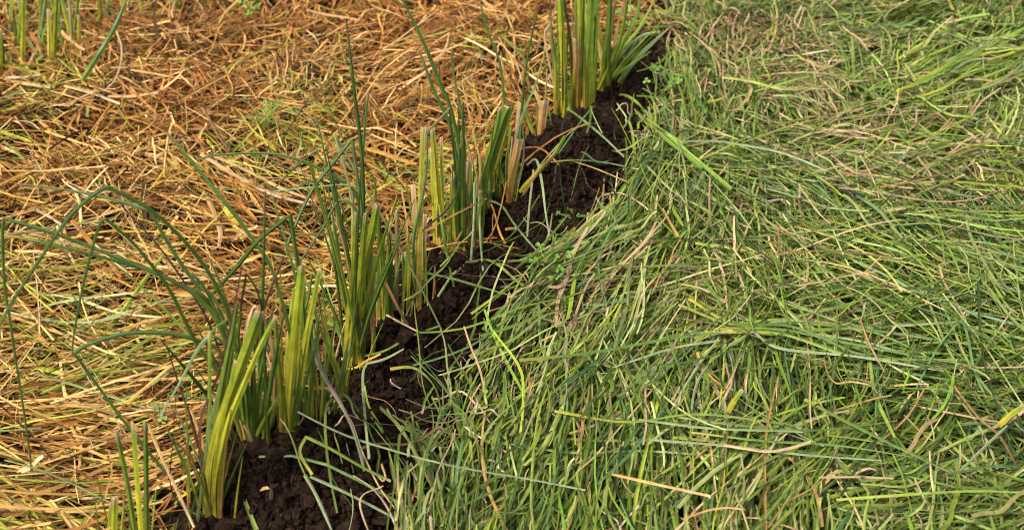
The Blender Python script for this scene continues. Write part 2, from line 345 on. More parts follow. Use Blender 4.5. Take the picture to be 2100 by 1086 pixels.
def grass_field():
    n0 = 3450
    cy = 1.25+4.1*rng.random(n0)**.9; cx = rng.uniform(-.5, 2.3, n0)
    ok = cx > rowx(cy)+.06; cx, cy = cx[ok], cy[ok]
    deg, sp = field(cx, cy, CT_R); deg = deg+rng.normal(0, .85, len(cx))*sp+rng.normal(0, 50, len(cx))*(rng.random(len(cx)) < .07+.24*np.clip((cy-2.1)/.8, 0, 1))
    a0 = px_dir(cx, cy, deg); lay0 = rng.random(len(cx)); cv0 = rng.normal(0, .3, len(cx)); len0 = rng.uniform(.75, 1.25, len(cx))
    k = 17; rep = lambda a: np.repeat(a, k); n = len(cx)*k
    x = rep(cx)+rng.normal(0, .055, n); y = rep(cy)+rng.normal(0, .055, n)
    ang = rep(a0)+rng.normal(0, .10, n)+rng.normal(0, .8, n)*(rng.random(n) < .09)
    far = np.clip((y-2.3)/1.2, 0, 1)
    ln = (.07+.31*rng.random(n)**1.3)*rep(len0)*(1-.42*far); wd = .0022+.0028*rng.random(n)+.0026*(rng.random(n) < .10)
    layer = .002+.078*rep(lay0)**1.2+rng.uniform(0, .020, n)
    P, W, ref = lay_batch(x, y, ang, ln, wd, layer, rep(cv0)*.6+rng.normal(0, .13, n)*(1+2.2*far), rng.normal(0, .014, n), rng.normal(0, .55, n), None, 9, .0022)
    ok = reject(P, .06+.58*rng.random(n)**2.6, .045) & (P[:, :, 0].min(1) > rowx(P[:, :, 1].mean(1))-.12)
    P, W, ref = P[ok], W[ok], ref[ok]; n = len(P); s = P.shape[1]
    hp = np.repeat(pick(GR_PAL[:6], len(cx)), k, 0)[ok]
    col = pick(GR_PAL, n); mixm = (rng.random(n) < .4)[:, None]; col = np.where(mixm, col*.4+hp*.6, col)
    qx, qy, _ = project(P.mean(1))
    for a, b, rr, m in ((1560, 80, 130, .4), (1750, 300, 120, .25), (2000, 250, 120, .25), (1300, 600, 100, .15), (1500, 500, 120, .2), (1650, 150, 120, .2), (1900, 320, 130, .25), (1250, 620, 120, .25), (1700, 250, 120, .12)):
        dry = rng.random(n) < m*np.exp(-((qx-a)/rr)**2-((qy-b)/(rr*.7))**2); col[dry] = np.array((.46, .33, .17))
    for a, b, rx, ry in ((1980, 170, 160, 70), (1260, 100, 80, 60), (2080, 60, 100, 60)):
        br = rng.random(n) < .55*np.exp(-((qx-a)/rx)**2-((qy-b)/ry)**2); col[br] = np.array((.26, .38, .06))
    col = col*np.array([[1.0, .97, 1.0]])*rng.uniform(.65, 1.25, (n, 1))
    t = np.linspace(0, 1, s)[None, :, None]
    tip = (rng.random(n) < .16)[:, None, None]*np.clip((t-rng.uniform(.45, .9, (n, 1, 1)))*4, 0, 1)
    cols = col[:, None]*(1+.12*np.sin(t*rng.uniform(2, 7, (n, 1, 1))+rng.uniform(0, 6, (n, 1, 1))))
    cols = cols*(1-tip)+tip*np.array((.50, .36, .2))
    parts = [ribbons(P, W, ref, rng.uniform(-1.5, 1.5, n), cols)]
    n = 7000; y = 1.3+4*rng.random(n); x = rowx(y)+.1+1.9*rng.random(n)          # the lowest blades, pressed on the ground
    deg, sp = field(x, y, CT_R); a_ = px_dir(x, y, deg+rng.normal(0, 25, n))
    P, W, ref = lay_batch(x, y, a_, .10+.2*rng.random(n), .004+.004*rng.random(n), .003+.02*rng.random(n), rng.normal(0, .2, n), rng.normal(0, .005, n), rng.normal(0, .3, n), None, 7, .002)
    ok = reject(P, .05, 0); P, W, ref = P[ok], W[ok], ref[ok]; n = len(P)
    parts.append(ribbons(P, W, ref, rng.uniform(-1, 1, n), np.repeat(pick(GR_PAL, n)[:, None], 7, 1)))
    # thin curled withered shreds among the blades
    n = 1500; y = 1.4+3.4*rng.random(n); x = rowx(y)+.06+1.6*rng.random(n)**1.5
    P, W, ref = lay_batch(x, y, rng.uniform(0, 6.3, n), .05+.13*rng.random(n), .0014+.0020*rng.random(n), .042+.028*rng.random(n), rng.normal(0, .75, n), rng.normal(0, .008, n), rng.normal(0, .8, n), None, 12, .005)
    c = pick([(5, (.52, .38, .21)), (3, (.60, .48, .31)), (2, (.36, .22, .10)), (2, (.28, .32, .14))], n)[:, None]*np.ones((1, 12, 1))
    ok = reject(P, .2, .1); parts.append(ribbons(P[ok], W[ok], ref[ok], rng.uniform(-1.5, 1.5, ok.sum()), c[ok]))
    o = assemble("cut_grass", parts, M_GRASS)
    tag(o, 'thick mat of freshly cut green grass blades lying right of the soil strip', 'grass', kind='stuff')
grass_field()
def litter():
    n = 4200; y = 1.35+3.2*rng.random(n); x = rowx(y)+rng.uniform(-.3, .3, n)
    P, W, ref = lay_batch(x, y, rng.uniform(0, 6.3, n), .012+.05*rng.random(n)**2, .0008+.0016*rng.random(n), .016+.012*rng.random(n), rng.normal(0, .8, n), rng.normal(0, .006, n), rng.normal(0, .6, n), None, 7, .003)
    P[:, :, 2] = soil_h(P[:, :, 0], P[:, :, 1])+.004
    c = pick([(6, (.03, .018, .012)), (4, (.09, .048, .025)), (.5, (.36, .22, .1)), (1.5, (.20, .10, .04))], n)[:, None]*np.ones((1, 7, 1))
    o = assemble("root_litter", [ribbons(P, W, ref, rng.uniform(-2, 2, n), c)], M_STRAW)
    tag(o, 'fine dark root shreds and straw bits scattered over the dug soil', 'litter', kind='stuff')
litter()

# ------------------------------------------------------------------ the cut clumps, one thing each
def plant(base, label, group='cut sedge clumps standing in a row along the soil', name='sedge_clump', cat='plant'):
    p = hit(*map(float, base)); r = bpy.data.objects.new(name, None); COL.objects.link(r)
    r.location = tuple(p); r['base'] = base; r.empty_display_size = .05
    return tag(r, label, cat, group)
NAMES = {'cut': 'cut_stalk', 'leaf': 'leaf', 'dry': 'dry_leaf'}
def leaf(root, kind, key, w0, w1, pts, lean=None, land=False, roll=None, fold=None):
    """kind cut/leaf/dry; widths and points as read off the photograph, given real depth from the clump outwards"""
    base = tuple(root['base']); bx, by, bz = root.location
    pts = list(pts)
    if math.hypot(pts[0][0]-base[0], pts[0][1]-base[1]) > 60: pts = [(base[0]+rng.uniform(-8, 8), base[1]-6)]+pts
    q = smooth_path(pts, 7); t = np.concatenate([[0], np.cumsum(np.linalg.norm(np.diff(q, axis=0), axis=1))]); L = t[-1]; t = t/L
    y0 = min(hit(q[0, 0], q[0, 1])[1], by+.05)
    if abs(y0-by) > .07: y0 = by
    if lean is None: lean = float(np.clip(rng.normal(0, .10), -.17, .17))*min(1, L/350)
    g0 = hit(q[:, 0], q[:, 1], .03); over = (g0[:, 0] > rowx(g0[:, 1])+.03) & ~insoil(g0[:, 0], g0[:, 1])
    lay_ = np.where(over, .10, .008 if root['base'][1] > 0 else .0); lay_ = np.convolve(np.pad(lay_, 3, mode='edge'), np.ones(7)/7, 'valid')
    yg = hit(q[:, 0], q[:, 1], lay_)[:, 1]
    yend = hit(q[-1, 0], q[-1, 1], .03+lay_[-1]*.6)[1] if land else y0+lean
    y = y0+(yend-y0)*t**1.3
    y = np.minimum(y, yg)
    d = rays(q[:, 0], q[:, 1]); P = EYE+d*(y/d[:, 1])[:, None]
    if q[0, 1] > base[1]-25: P[0, 2] -= .012
    dep = (P-EYE)@FW
    if kind == 'leaf': wpx = w0*(1-t)**.5*.0+np.interp(t, [0, .25, .6, 1], [w0, w0, .8*w0+.2*w1, w1])
    else: wpx = np.interp(t, [0, 1], [w0, w1])
    W = wpx*dep/FPX*(.95 if kind == 'cut' else .88*(1+.10*np.sin(t*rng.uniform(5, 12)+rng.uniform(0, 6))))
    if roll is None: roll = rng.normal(0, .45)
    ref = np.array([math.sin(roll), -math.cos(roll), .25]); ref = np.broadcast_to(ref, P.shape)
    o = blade_mesh(NAMES[kind], P, W, key, kind == 'cut', root, ref, M_STRAW if kind == 'dry' else M_LEAF, rng.uniform(.6, 1.1) if fold is None else fold)
    return o
def fill(root, n, key, hpx, spread, w=(4, 8), cutfrac=.0, dx=10, tiltx=0.):
    bx, by = root['base']
    for _ in range(n):
        x0 = bx+rng.normal(0, dx); y0 = by-rng.uniform(0, 8); h = hpx*rng.uniform(.5, 1.05); k = tiltx+rng.normal(0, spread)
        kk = key if isinstance(key, str) else key[rng.integers(len(key))]; c = rng.random() < cutfrac; ww = rng.uniform(*w)
        kind = 'cut' if c else ('dry' if kk in ('tan', 'or', 'br') else 'leaf')
        leaf(root, kind, kk, ww, ww*.8 if c else ww*.35, [(x0, y0), (x0+k*h*.35, y0-h*.45), (x0+k*h, y0-h)])

# A: three-bladed tuft at the bottom edge of the picture, and the stub beside it
A = plant((296, 1195), 'three slim green cut blades standing close together near the bottom left corner')
leaf(A, 'cut', 'g', 13, 10, [(290, 1195), (276, 1086), (260, 985), (239, 884)], 0)
leaf(A, 'cut', 'yg', 17, 14, [(296, 1195), (289, 1086), (281, 985), (273, 866)], -.02)
leaf(A, 'cut', 'g', 14, 10, [(302, 1195), (300, 1086), (300, 985), (298, 865)], -.03)
A2 = plant((236, 1165), 'short stubby yellow-green cut stem at the bottom edge, lowest of all the stubs')
leaf(A2, 'cut', 'yg', 17, 15, [(236, 1165), (234, 1086), (235, 1020)], 0)
leaf(A2, 'cut', 'yel', 11, 9, [(228, 1165), (226, 1086), (228, 1032)], .01)
leaf(A2, 'leaf', 'yg', 7, 4, [(246, 1165), (250, 1086), (255, 1020)], 0)

# B: the big fan
B = plant((436, 1082), 'wide yellow-green fan leaning right with a pale cut tip, beside the biggest soil mound')
leaf(B, 'cut', 'yg', 27, 24, [(433, 1086), (432, 980), (447, 891), (484, 779), (511, 703), (533, 640)], -.03, roll=.1)
leaf(B, 'cut', 'yg', 22, 9, [(447, 1084), (449, 980), (466, 877), (493, 806), (533, 712), (566, 648)], -.05, roll=-.3)
leaf(B, 'leaf', 'g', 20, 8, [(424, 1084), (428, 970), (439, 913), (451, 815), (466, 734), (477, 680), (486, 622)], 0)
leaf(B, 'cut', 'yg', 16, 12, [(440, 1086), (438, 990), (452, 880), (470, 800), (483, 740)], -.06)
leaf(B, 'leaf', 'pur', 8, 4, [(418, 1000), (410, 873), (430, 810), (448, 765), (466, 698), (486, 600), (496, 545)], .02)
leaf(B, 'cut', 'g', 11, 9, [(420, 1070), (424, 958), (428, 850), (430, 779), (430, 680)], 0)
leaf(B, 'leaf', 'g', 8, 4, [(430, 960), (431, 690), (431, 690), (440, 672), (464, 657)], 0)
leaf(B, 'leaf', 'gl', 10, 5, [(400, 1100), (413, 1002), (421, 931), (430, 868), (450, 790)], -.06)
leaf(B, 'dry', 'br', 12, 3, [(426, 1040), (421, 953), (404, 904), (386, 841), (368, 792), (343, 712)], .03)
leaf(B, 'dry', 'or', 12, 5, [(424, 1030), (417, 913), (402, 870), (392, 842)], .04)
leaf(B, 'leaf', 'dg', 6, 3, [(354, 1010), (357, 886), (361, 801)], .02)
leaf(B, 'leaf', 'g', 7, 3, [(388, 1060), (385, 913), (382, 850), (382, 790)], 0)
leaf(B, 'leaf', 'pg', 5, 3, [(348, 1100), (372, 971), (392, 873)], -.05)
leaf(B, 'leaf', 'g', 13, 6, [(438, 1075), (440, 930), (462, 810), (478, 700), (484, 640)], .04)
leaf(B, 'leaf', 'bg', 9, 4, [(380, 1110), (398, 1030), (405, 1000), (420, 960)], -.04)
fill(B, 11, ['g', 'dg', 'br', 'gl'], 300, .25, (5, 9), dx=14)

# C: dark leafy clump whose long leaves arch over the straw
Cc = plant((513, 932), 'dark green leafy clump with very long leaves arching and kinking left over the straw')
leaf(Cc, 'leaf', 'ar', 10.5, 7, [(513, 930), (490, 740), (472, 657), (442, 583), (398, 517), (346, 462), (295, 421), (222, 384), (222, 384), (206, 390), (147, 439), (74, 543), (22, 624), (-6, 676)], -.1)
leaf(Cc, 'leaf', 'ar', 10.5, 5, [(513, 930), (480, 760), (445, 660), (409, 613), (368, 583), (295, 550), (221, 520), (110, 478), (8, 448), (8, 448), (5, 487), (9, 579), (20, 653), (31, 730), (45, 818), (60, 923), (68, 1000)], -.12, land=True)
leaf(Cc, 'leaf', 'ar', 10.5, 5, [(510, 930), (470, 720), (424, 616), (370, 585), (317, 559), (258, 541), (184, 520), (103, 500), (40, 489)], .02)
leaf(Cc, 'leaf', 'ar', 10, 5, [(516, 930), (470, 700), (438, 610), (405, 585), (361, 524), (306, 432), (306, 432), (298, 429), (236, 410), (147, 391), (31, 377)], .12)
leaf(Cc, 'leaf', 'dk', 6, 3, [(508, 925), (440, 690), (376, 576), (317, 495), (272, 447), (236, 404)], .1)
leaf(Cc, 'leaf', 'ar', 10, 4, [(508, 930), (455, 780), (405, 708), (350, 598), (313, 546), (272, 498), (217, 449), (217, 449), (206, 458), (188, 513), (166, 605), (151, 690), (148, 727)], -.05)
leaf(Cc, 'leaf', 'g', 7, 3, [(505, 930), (462, 800), (424, 730), (331, 627), (280, 579), (221, 532)], .05)
leaf(Cc, 'leaf', 'ar', 10.5, 9, [(505, 930), (490, 800), (455, 725), (416, 701), (343, 683), (258, 684), (184, 705), (152, 724), (152, 724), (200, 790), (265, 877), (320, 945), (360, 990)], -.15, land=True)
leaf(Cc, 'leaf', 'pg', 5, 2, [(480, 690), (427, 612), (368, 614), (258, 627)], .03)
leaf(Cc, 'leaf', 'ar', 10.5, 6, [(516, 932), (500, 830), (465, 700), (425, 600), (393, 560)], 0)
leaf(Cc, 'leaf', 'ar', 10, 5, [(520, 930), (510, 820), (488, 700), (455, 590), (425, 520)], .03)
leaf(Cc, 'leaf', 'g', 12, 8, [(512, 930), (496, 820), (488, 700), (494, 640)], -.03)
leaf(Cc, 'leaf', 'ar', 9.5, 5, [(536, 915), (534, 800), (535, 700), (539, 600), (544, 392)], 0, roll=.2)
leaf(Cc, 'leaf', 'pur', 7, 4, [(520, 925), (515, 800), (540, 640), (582, 527)], .05)
leaf(Cc, 'leaf', 'dk', 6, 4, [(505, 920), (490, 740), (493, 641), (505, 560), (505, 560), (527, 596), (539, 650), (543, 740)], -.02)
leaf(Cc, 'leaf', 'gl', 10, 5, [(510, 925), (490, 760), (430, 690), (360, 800), (330, 850)], -.08)
leaf(Cc, 'dry', 'tan', 16, 9, [(560, 850), (560, 720), (545, 680), (535, 610)], .03)
leaf(Cc, 'dry', 'tan', 10, 5, [(498, 800), (500, 690), (512, 640)], .06)
for p in ([(502, 938), (500, 890), (492, 860)], [(524, 945), (516, 900), (500, 870)], [(540, 925), (538, 850), (534, 790)]): leaf(Cc, 'dry', 'or', 10, 6, p, .0)
leaf(Cc, 'leaf', 'ar', 10, 5, [(521, 935), (515, 850), (504, 770), (474, 690), (440, 650)], -.03)
fill(Cc, 16, ['dg', 'dg', 'g'], 290, .22, (7, 12), dx=12, tiltx=-.22)
fill(Cc, 10, ['dg', 'g'], 200, .15, (6, 9), dx=12)

# D: straight yellow stalk on the mound
D = plant((590, 908), 'upright bright yellow-green fan with split top on the crest of the biggest soil mound')
leaf(D, 'cut', 'yg', 30, 17, [(589, 908), (597, 804), (606, 682), (614, 601), (619, 546)], 0, roll=.1)
leaf(D, 'cut', 'yg', 24, 11, [(601, 893), (614, 783), (630, 682), (646, 601), (656, 552)], -.03)
leaf(D, 'cut', 'yg', 16, 8, [(580, 908), (577, 824), (569, 723), (564, 655)], -.02)
leaf(D, 'leaf', 'yel', 6, 3, [(584, 850), (576, 682), (575, 544)], .02)
leaf(D, 'leaf', 'yg', 8, 6, [(585, 880), (590, 740), (597, 662), (602, 590)], .02)
leaf(D, 'leaf', 'ar', 10.5, 9, [(605, 890), (622, 700), (618, 600), (595, 440), (595, 440), (531, 492), (488, 545), (442, 596), (412, 642)], .05, roll=.3)
leaf(D, 'leaf', 'ar', 10, 8, [(592, 890), (600, 720), (561, 562), (518, 490), (467, 422), (404, 345), (343, 273)], .1)
leaf(D, 'leaf', 'dg', 9, 3, [(600, 880), (630, 700), (612, 604), (599, 541), (578, 468), (554, 392)], .08)
leaf(D, 'leaf', 'dg', 9, 5, [(604, 880), (625, 640), (616, 545), (603, 498), (598, 440)], .06)
leaf(D, 'leaf', 'g', 9, 6, [(598, 890), (612, 700), (632, 610), (640, 560)], .04)
leaf(D, 'dry', 'wh', 8, 5, [(545, 720), (505, 700), (515, 640), (525, 625)], .06)
fill(D, 8, ['g', 'yg', 'dg'], 290, .14, (5, 9), dx=12)
# E: thin green tuft between D and F
E = plant((655, 876), 'loose thin green tuft with a purplish drooping leaf, between two bright yellow-green fans')
leaf(E, 'leaf', 'g', 15, 11, [(640, 872), (638, 770), (637, 700), (634, 640)], 0)
leaf(E, 'leaf', 'g', 7, 3, [(656, 877), (664, 763), (671, 690), (664, 620), (658, 540)], -.02)
leaf(E, 'leaf', 'g', 10, 5, [(700, 812), (682, 743), (660, 682), (640, 625)], 0)
leaf(E, 'leaf', 'yg', 9, 5, [(694, 815), (690, 760), (676, 700), (660, 640)], .02)
leaf(E, 'dry', 'br', 8, 4, [(690, 790), (674, 714), (662, 662), (652, 600)], .03)
leaf(E, 'dry', 'or', 12, 8, [(676, 862), (670, 783), (664, 710)], .02)
leaf(E, 'leaf', 'pv', 10, 7, [(640, 700), (650, 738), (670, 780), (699, 828), (723, 877), (739, 930), (748, 965)], -.10, land=True)
leaf(E, 'dry', 'tan', 10, 4, [(634, 802), (650, 796), (675, 799), (700, 833), (722, 870), (740, 920), (775, 993), (812, 1045)], -.15, land=True)
leaf(E, 'leaf', 'g', 7, 3, [(664, 870), (672, 840), (684, 820)], -.02)
leaf(E, 'cut', 'br', 8, 6, [(617, 880), (622, 850), (619, 815)], 0)
leaf(E, 'leaf', 'dg', 9, 5, [(650, 870), (645, 760), (652, 690), (646, 620)], .03)
fill(E, 10, ['g', 'yg', 'dg', 'g'], 260, .12, (5, 10), dx=18)
# F: the tall middle fan
F_ = plant((723, 772), 'tallest bright yellow-green fan near the centre, backed by long dark upright leaves')
leaf(F_, 'cut', 'yg', 28, 17, [(722, 775), (725, 664), (741, 562), (762, 481), (774, 420)], 0, roll=.15)
leaf(F_, 'cut', 'yg', 22, 9, [(712, 772), (716, 664), (726, 542), (731, 434)], -.03)
leaf(F_, 'cut', 'yg', 20, 11, [(728, 760), (735, 623), (743, 522), (751, 437)], -.05)
leaf(F_, 'cut', 'yel', 9, 8, [(722, 640), (723, 522), (724, 416)], .03)
leaf(F_, 'dry', 'tan', 8, 5, [(724, 430), (724, 410), (721, 390)], .03)
leaf(F_, 'leaf', 'yg', 12, 4, [(731, 745), (740, 670), (753, 607), (782, 502), (815, 406)], -.08)
leaf(F_, 'dry', 'tan', 13, 4, [(723, 640), (721, 583), (707, 510), (691, 457)], .03)
leaf(F_, 'cut', 'or', 15, 13, [(764, 725), (762, 623), (769, 526)], .05)
leaf(F_, 'dry', 'or', 13, 9, [(742, 768), (740, 700), (742, 660)], .01)
leaf(F_, 'dry', 'wh', 7, 4, [(690, 760), (690, 729), (705, 672), (715, 646)], -.03)
leaf(F_, 'leaf', 'ar', 9.5, 5, [(742, 700), (750, 600), (747, 520), (744, 361), (737, 269), (728, 200), (718, 110), (709, 38)], .05)
leaf(F_, 'leaf', 'ar', 9.5, 5, [(745, 690), (757, 560), (742, 384), (746, 292), (751, 228), (756, 190)], .08)
leaf(F_, 'leaf', 'dg', 6, 2, [(735, 690), (745, 500), (739, 407), (726, 320), (698, 274), (666, 200), (650, 165)], .12)
leaf(F_, 'leaf', 'pg', 6, 4, [(735, 690), (722, 420), (686, 274), (686, 274), (712, 320), (749, 384), (781, 439), (822, 513), (859, 582), (906, 676)], -.05, land=True)
leaf(F_, 'leaf', 'gl', 7, 4, [(735, 690), (742, 480), (736, 384), (736, 384), (700, 379), (647, 384), (600, 388), (560, 393)], .06)
leaf(F_, 'leaf', 'gl', 9, 8, [(735, 690), (745, 480), (722, 285), (722, 285), (684, 333), (638, 393), (601, 472), (585, 515)], 0)
leaf(F_, 'leaf', 'dg', 5, 3, [(732, 690), (735, 520), (712, 458), (684, 375), (649, 309), (649, 309), (610, 338), (560, 389)], .06)
leaf(F_, 'leaf', 'ar', 10, 4, [(735, 690), (745, 480), (735, 409), (701, 371), (637, 337), (578, 318), (518, 314), (446, 318), (402, 328)], .1)
leaf(F_, 'leaf', 'dg', 6, 2, [(738, 680), (770, 420), (756, 352), (701, 362), (637, 373), (569, 403)], .1)
leaf(F_, 'leaf', 'gl', 8, 5, [(730, 690), (742, 470), (700, 410), (660, 470), (616, 535)], -.04)
for p in ([(702, 815), (700, 780), (694, 745)], [(711, 812), (712, 780), (720, 750)], [(722, 800), (727, 770), (722, 740)], [(716, 818), (708, 795), (698, 770)]): leaf(F_, 'leaf', 'yg', 8, 4, p, -.02)
fill(F_, 11, ['dg', 'g', 'dg'], 520, .16, (6, 10), dx=14, tiltx=-.03); fill(F_, 5, ['dg', 'g'], 380, .25, (6, 9), dx=12, tiltx=-.1)
# G: dark bundle behind F
G = plant((785, 668), 'dense dark green bundle with dry tan pieces, tucked right behind the tall middle fan')
leaf(G, 'leaf', 'dg', 15, 10, [(780, 668), (780, 542), (777, 440)], 0)
leaf(G, 'leaf', 'dg', 14, 8, [(797, 664), (802, 560), (796, 475)], .02)
leaf(G, 'dry', 'or', 10, 8, [(768, 706), (773, 650), (772, 600)], -.02)
leaf(G, 'leaf', 'g', 9, 5, [(824, 655), (833, 542), (839, 475)], 0)
leaf(G, 'cut', 'tan', 11, 10, [(814, 640), (814, 540), (814, 430)], .03)
leaf(G, 'dry', 'br', 9, 7, [(784, 575), (810, 619), (836, 668)], -.08)
leaf(G, 'cut', 'g', 13, 10, [(790, 668), (791, 600), (789, 540)], -.03)
leaf(G, 'dry', 'dk', 9, 5, [(762, 690), (762, 640), (765, 600)], 0)
fill(G, 12, ['dg', 'g', 'dg', 'yg'], 220, .08, (6, 11), dx=18)
# H, I: two slim yellow stalks
Hh = plant((859, 626), 'single slim straight yellow stalk with pale dry strips, left of two broader ones')
leaf(Hh, 'cut', 'yel', 14, 13, [(858, 626), (860, 489), (864, 357), (868, 262)], 0)
leaf(Hh, 'cut', 'tan', 15, 13, [(870, 578), (868, 520), (870, 440)], .02)
leaf(Hh, 'cut', 'tan', 12, 11, [(852, 560), (852, 470), (847, 379)], .05)
leaf(Hh, 'dry', 'tan', 8, 5, [(840, 520), (832, 440), (823, 390)], .06)
leaf(Hh, 'leaf', 'gl', 8, 4, [(848, 520), (850, 478), (865, 410), (875, 339), (876, 277), (888, 258), (923, 221)], -.04)
leaf(Hh, 'leaf', 'yg', 9, 6, [(836, 640), (838, 570), (840, 500)], .0)
leaf(Hh, 'leaf', 'g', 8, 5, [(824, 640), (828, 570), (826, 520)], .0)
I_ = plant((903, 533), 'pair of broad flat yellow stalks standing at the head of a soil mound')
leaf(I_, 'cut', 'yel', 20, 12, [(904, 536), (900, 445), (892, 335), (887, 266)], 0)
leaf(I_, 'cut', 'yg', 12, 9, [(894, 530), (890, 420), (884, 305)], .02)
leaf(I_, 'cut', 'yg', 10, 8, [(911, 525), (907, 430), (905, 282)], -.02)
leaf(I_, 'leaf', 'g', 9, 6, [(900, 425), (904, 445), (915, 511), (931, 588)], -.06, land=True)
# J: dark clump with tall leaves
J = plant((946, 524), 'clump of tall thin dark leaves leaning left above mixed tan and green stalks')
leaf(J, 'cut', 'yg', 17, 13, [(938, 527), (931, 445), (928, 366)], 0)
leaf(J, 'leaf', 'ar', 10, 5, [(938, 500), (948, 400), (946, 335), (935, 268), (919, 207), (906, 180), (870, 90), (826, 0), (810, -40)], .05)
leaf(J, 'leaf', 'ar', 9.5, 5, [(936, 500), (942, 380), (926, 268), (904, 215), (888, 180), (860, 105)], .08)
leaf(J, 'leaf', 'dg', 9, 4, [(944, 510), (950, 400), (953, 330), (950, 250), (930, 150), (927, 100)], .04)
leaf(J, 'dry', 'tan', 6, 4, [(984, 360), (972, 280), (960, 225), (946, 165)], .05)
leaf(J, 'dry', 'tan', 6, 5, [(979, 385), (966, 326), (953, 273)], .03)
leaf(J, 'cut', 'tan', 13, 11, [(951, 522), (956, 401), (961, 330)], 0)
leaf(J, 'cut', 'tan', 9, 8, [(966, 515), (972, 420), (976, 375)], .0)
leaf(J, 'cut', 'yg', 13, 9, [(978, 505), (982, 440), (984, 390)], .02)
leaf(J, 'leaf', 'dg', 12, 6, [(930, 490), (934, 400), (940, 300)], .04)
leaf(J, 'leaf', 'g', 10, 5, [(950, 510), (962, 420), (966, 350), (962, 300)], .04)
leaf(J, 'leaf', 'gl', 7, 6, [(970, 380), (973, 400), (972, 445), (966, 534)], -.05, land=True)
leaf(J, 'leaf', 'gl', 7, 5, [(980, 405), (983, 440), (986, 500), (991, 555)], -.05, land=True)
fill(J, 13, ['dg', 'g', 'br', 'dg'], 300, .08, (6, 10), dx=14)
# K: broad flat green fan
K = plant((988, 452), 'broad flat green fan cut square at its top and leaning right')
leaf(K, 'cut', 'g', 24, 24, [(985, 440), (992, 379), (1010, 313), (1032, 246), (1044, 218)], 0, roll=.1)
leaf(K, 'cut', 'g', 16, 12, [(977, 440), (986, 374), (1004, 313), (1019, 260), (1027, 222)], -.03)
leaf(K, 'leaf', 'yg', 10, 4, [(1000, 430), (1010, 370), (1030, 300), (1054, 210)], -.04)
leaf(K, 'dry', 'br', 11, 7, [(990, 440), (997, 390), (1002, 340)], -.05)
leaf(K, 'leaf', 'dg', 8, 4, [(1010, 400), (1038, 260), (1034, 207), (1025, 129), (1002, 69), (984, 5)], .06)
fill(K, 7, ['dg', 'g'], 190, .12, (5, 8), dx=10)
# L: orange stub with leaves
L_ = plant((1043, 428), 'narrow orange-brown stub with a long grey-green leaf crossing its top')
leaf(L_, 'cut', 'or', 13, 20, [(1042, 430), (1049, 366), (1060, 310), (1064, 285)], 0)
leaf(L_, 'cut', 'tan', 13, 14, [(1058, 330), (1062, 270), (1068, 209)], .04)
leaf(L_, 'leaf', 'g', 11, 6, [(1038, 400), (1040, 330), (1045, 280), (1046, 255)], .03)
leaf(L_, 'leaf', 'gl', 8, 4, [(1052, 350), (1056, 308), (1072, 237), (1096, 180), (1110, 138)], -.02)
leaf(L_, 'leaf', 'dg', 8, 4, [(1060, 400), (1068, 260), (1076, 161), (1087, 92), (1104, 16)], .04)
leaf(L_, 'leaf', 'yg', 11, 7, [(1053, 422), (1072, 388), (1095, 362), (1135, 318), (1159, 279)], -.03)
leaf(L_, 'dry', 'br', 8, 5, [(1056, 425), (1078, 390), (1110, 345), (1140, 315)], -.02)
leaf(L_, 'leaf', 'pv', 5, 3, [(1066, 360), (1075, 310), (1072, 260)], -.03)
fill(L_, 8, ['g', 'dg', 'tan'], 150, .14, (5, 8), dx=10)
# M: pale orange stub
M_ = plant((1109, 302), 'short stout pale orange stub with a split top, left of the tall dense clump')
leaf(M_, 'cut', 'or', 16, 20, [(1108, 303), (1111, 255), (1117, 206)], 0)
leaf(M_, 'dry', 'tan', 9, 7, [(1112, 235), (1104, 205), (1092, 176)], .03)
leaf(M_, 'dry', 'tan', 7, 4, [(1118, 225), (1120, 180), (1122, 140)], .02)
leaf(M_, 'leaf', 'bg', 9, 4, [(1100, 285), (1085, 250), (1080, 225)], .0)
leaf(M_, 'leaf', 'g', 7, 4, [(1126, 295), (1130, 255), (1126, 225)], .02)
# N: the tall dense clump at the far end, three stands
N1 = plant((1152, 255), 'narrow stand of dark green stalks at the left side of the tall dense clump')
leaf(N1, 'cut', 'yg', 16, 13, [(1157, 252), (1157, 147), (1152, 59), (1148, -10)], 0)
leaf(N1, 'leaf', 'yg', 7, 4, [(1139, 255), (1139, 147), (1136, 110)], 0)
leaf(N1, 'leaf', 'dg', 7, 3, [(1145, 252), (1141, 177), (1136, 110), (1130, 40)], .02)
leaf(N1, 'dry', 'or', 6, 4, [(1137, 250), (1136, 190), (1134, 130)], .02)
leaf(N1, 'leaf', 'yg', 13, 7, [(1155, 262), (1158, 225), (1160, 195)], -.02)
leaf(N1, 'dry', 'wh', 5, 4, [(1118, 86), (1128, 50), (1143, 6)], .05)
leaf(N1, 'dry', 'br', 5, 3, [(1140, 180), (1133, 110), (1130, 40), (1128, -10)], .04)
fill(N1, 8, ['dg', 'g', 'dg'], 250, .06, (5, 8), dx=8)
N2 = plant((1198, 248), 'tall dense stand of bright green stalks with tan strips, behind the far mound')
leaf(N2, 'cut', 'yg', 22, 16, [(1196, 243), (1195, 147), (1192, 59), (1186, -40)], 0)
leaf(N2, 'cut', 'g', 20, 16, [(1208, 243), (1208, 118), (1211, 30), (1214, -40)], -.02)
leaf(N2, 'cut', 'tan', 12, 10, [(1190, 240), (1183, 147), (1177, 80)], -.03)
leaf(N2, 'cut', 'tan', 9, 8, [(1210, 225), (1204, 118), (1205, 76)], -.04)
leaf(N2, 'leaf', 'g', 11, 9, [(1218, 210), (1218, 88), (1221, 20), (1223, -30)], .02)
leaf(N2, 'leaf', 'dg', 9, 5, [(1184, 240), (1174, 147), (1168, 74), (1160, 24), (1152, -30)], -.02)
